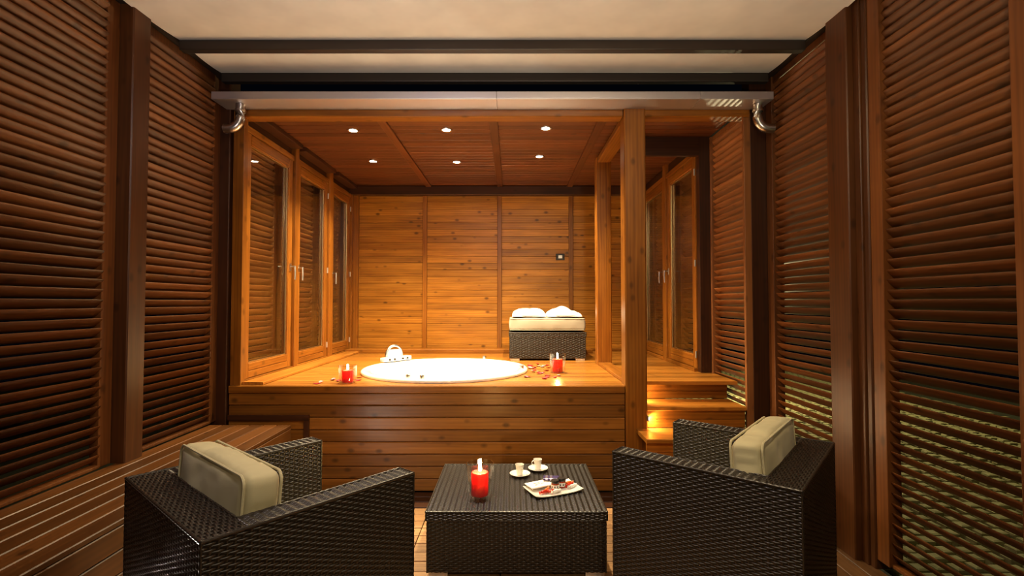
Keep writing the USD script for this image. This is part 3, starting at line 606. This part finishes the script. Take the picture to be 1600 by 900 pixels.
PR = 24; pc = (.232, 2.845)
pl = thing('serving_plate', 'white rectangular porcelain plate with sweets on the coffee table', 'plate', (*pc, ZTB), PR)
def plate_mesh(w, d):
    N = 25; u, v = np.meshgrid(np.linspace(-1, 1, N), np.linspace(-1, 1, N), indexing='ij')
    z = .005 + .012 * (np.abs(u) ** 4) + .004 * np.abs(v) ** 6
    top = np.stack([u * w / 2, v * d / 2, z], -1).reshape(-1, 3); bot = top - [0, 0, .005]; bot[:, :2] *= .98
    i, j = np.meshgrid(np.arange(N - 1), np.arange(N - 1), indexing='ij'); a = (i * N + j).ravel(); n0 = N * N
    f = np.vstack([np.c_[a, a + N, a + N + 1], np.c_[a, a + N + 1, a + 1]])
    ring = np.r_[np.arange(N), np.arange(2, N + 1) * N - 1, (N * N - 2 - np.arange(N - 1)), (np.arange(N - 2, 0, -1)) * N]; k = np.r_[ring[1:], ring[:1]]
    m = trimesh.Trimesh(np.vstack([top, bot]), np.vstack([f, f[:, ::-1] + n0, np.c_[ring, n0 + ring, n0 + k], np.c_[ring, n0 + k, k]]), process=False)
    return m
put(pl, 'dish', plate_mesh(.30, .17), 'porcelain', smooth=40)
def on_plate(x, y, z=0):
    c, s = math.cos(math.radians(PR)), math.sin(math.radians(PR)); return (pc[0] + c * x - s * y, pc[1] + s * x + c * y, ZTB + .006 + z)
nk = thing('paper_sachet', 'white printed paper sachet lying on the back of the serving plate', 'sachet', on_plate(-.06, .055, .018), PR + 4)
pp_ = put(nk, 'paper', soft((-.072, -.045, 0), (.072, .045, .007), .003), 'paper')
for k, (x, y, w) in enumerate(((-.02, .012, .02), (-.012, -.002, .028), (.02, -.006, .018), (-.03, -.016, .012), (.008, .02, .014))): put(pp_, 'print', soft((x - w / 2, y - .0022, .0068), (x + w / 2, y + .0022, .0076), .0002), 'ink')
cbar = thing('chocolate_bar', 'dark violet wrapped chocolate bar with silver bands on the serving plate', 'chocolate', on_plate(.03, .078, .030), PR - 30)
wp = put(cbar, 'wrapper', soft((-.046, -.028, 0), (.046, .028, .012), .004), 'wrap_violet')
for x in (-.026, .0, ): put(wp, 'band', soft((x - .008, -.0285, .0005), (x + .008, .0285, .0128), .003), 'foil')
for k, (x, y, lb) in enumerate(((.012, -.002, 'small glass jar with black lid and pale label, the left one on the plate'), (.062, .014, 'small glass jar with black lid and pale label, the right one on the plate'))):
    j = thing('jam_jar', lb, 'jar', on_plate(x, y, .001), 30 * k, 'little jars on the serving plate')
    put(j, 'jar', lathe([(0, 0), (.019, 0), (.022, .003), (.023, .010), (.023, .030), (.019, .037), (0, .037)], 28), 'jam', smooth=40)
    lbl = put(j, 'label', lathe([(.0232, .009), (.0236, .009), (.0236, .029), (.0232, .029), (.0232, .009)], 28), 'paper', smooth=40)
    put(j, 'lid', lathe([(0, .037), (.022, .037), (.0235, .040), (.0235, .049), (.021, .052), (0, .052)], 28), 'jar_lid', smooth=40)
    for a in (-60, -100, -140): put(lbl, 'print', moved(soft((-.004, -.0008, -.005), (.004, .0008, .004), .0003), (.0238 * math.cos(math.radians(a)), .0238 * math.sin(math.radians(a)), .019), rz=math.radians(a + 90)), 'ink')
def candy(L, r):
    return cat_([lathe([(0, -L * .3), (r * .8, -L * .28), (r, -L * .15), (r, L * .15), (r * .8, L * .28), (0, L * .3)], 10), lathe([(0, L * .28), (r * .35, L * .31), (r * .95, L * .5), (0, L * .46)], 8), lathe([(0, -L * .46), (r * .95, -L * .5), (r * .35, -L * .31), (0, -L * .28)], 8)])
spots = [(-.075, -.035, 10, 'candy_red', 'red wrapped sweet at the left corner of the plate'), (-.05, -.015, 40, 'candy_orange', 'orange wrapped sweet beside the left jar'), (-.035, -.045, -15, 'candy_red', 'red wrapped sweet at the front edge of the plate'), (-.012, -.052, 8, 'paper', 'pale wrapped sweet before the left jar'),
         (.105, .0, 25, 'candy_red', 'red wrapped sweet at the right of the right jar'), (.118, .028, 5, 'candy_orange', 'orange wrapped sweet at the right end of the plate'), (.098, .05, 50, 'paper', 'cream wrapped sweet at the back right of the plate'), (.112, -.022, 12, 'paper', 'pale wrapped sweet at the front right of the plate')]
for x, y, a, mt, lb in spots:
    o = thing('wrapped_sweet', lb, 'sweet', on_plate(x, y, .012), PR + a); put(o, 'wrapper', moved(candy(.062, .0095), ry=math.pi / 2), mt, smooth=50)

# ------------------------------------------------------------------ rose petals
def petal_mesh(s):
    N = 7; u, v = np.meshgrid(np.linspace(-1, 1, N), np.linspace(0, 1, N), indexing='ij')
    w = np.sqrt(np.clip(1 - (2 * v - 1.0) ** 2, 0, 1)) * (.55 + .45 * v); x = u * w; y = v * 1.25
    z = .30 * x ** 2 + .22 * (v - .4) ** 2 + .03
    top = np.stack([x, y - .6, z], -1).reshape(-1, 3) * s; n0 = N * N; bot = top - [0, 0, .0012]
    i, j = np.meshgrid(np.arange(N - 1), np.arange(N - 1), indexing='ij'); a = (i * N + j).ravel(); f = np.vstack([np.c_[a, a + N, a + N + 1], np.c_[a, a + N + 1, a + 1]])
    return trimesh.Trimesh(np.vstack([top, bot]), np.vstack([f, f[:, ::-1] + n0]), process=True)
def scatter(n, xs, ys, group, lb, avoid):
    k = 0; tries = 0
    while k < n and tries < 2000:
        tries += 1; x, y = R.uniform(*xs), R.uniform(*ys)
        if math.hypot(x - tub_c[0], y - tub_c[1]) < tub_r + .03 or math.hypot(x - avoid[0], y - avoid[1]) < .11: continue
        col = ['red', 'red', 'red', 'pink', 'pale'][int(R.integers(5))]
        o = put(None, 'rose_petal', moved(petal_mesh(R.uniform(.026, .038)), (0, 0, 0), rz=R.uniform(0, 6.28), rx=R.normal(0, .15)), 'petal_' + col, smooth=60)
        b = UsdGeom.Mesh(o); pts = np.array(b.GetPointsAttr().Get()); b.AddTranslateOp().Set(Gf.Vec3d(x, y, ZD + .001 - float(pts[:, 2].min())))
        keys(o, lb.replace('COL', col), 'petal', group.replace('COL', col)); k += 1
scatter(26, (.10, .42), (4.05, 5.0), 'COL petals right of the tub', 'loose COL rose petal on the deck between tub and right candle', (.40, 4.40))
scatter(12, (-1.50, -1.20), (3.80, 4.15), 'COL petals left of the tub', 'loose COL rose petal on the deck by the left candle', (-1.26, 3.845))

# ------------------------------------------------------------------ step lights
def step_light(loc, nx, lb, power, color=WARM, tilt=60):
    o = thing('step_light', lb, 'light', loc); put(o, 'plate', soft((0, -.035, -.02), (nx * .006, .035, .02), .002), 'aluminium'); put(o, 'lens', soft((nx * .005, -.026, -.011), (nx * .009, .026, .011), .002), 'bulb')
    spot_lamp(str(o.GetPath()).split('/')[-1] + '_beam', (loc[0] + nx * .012, loc[1], loc[2]), .012, color, power, 80, .5, (0, -nx * tilt, 0))
step_light((1.003, 3.93, .70), 1, 'small recessed light over the second step', 2.2)
step_light((.996, 3.712, .545), 1, 'small recessed light over the third step', 3.5)
step_light((-1.583, 2.0, .12), 1, 'small guessed light added low in the bench front to glint on the left armchair', 14, (1, .9, .75), 105)  # guessed fixture, added for the glints on the armchair weave
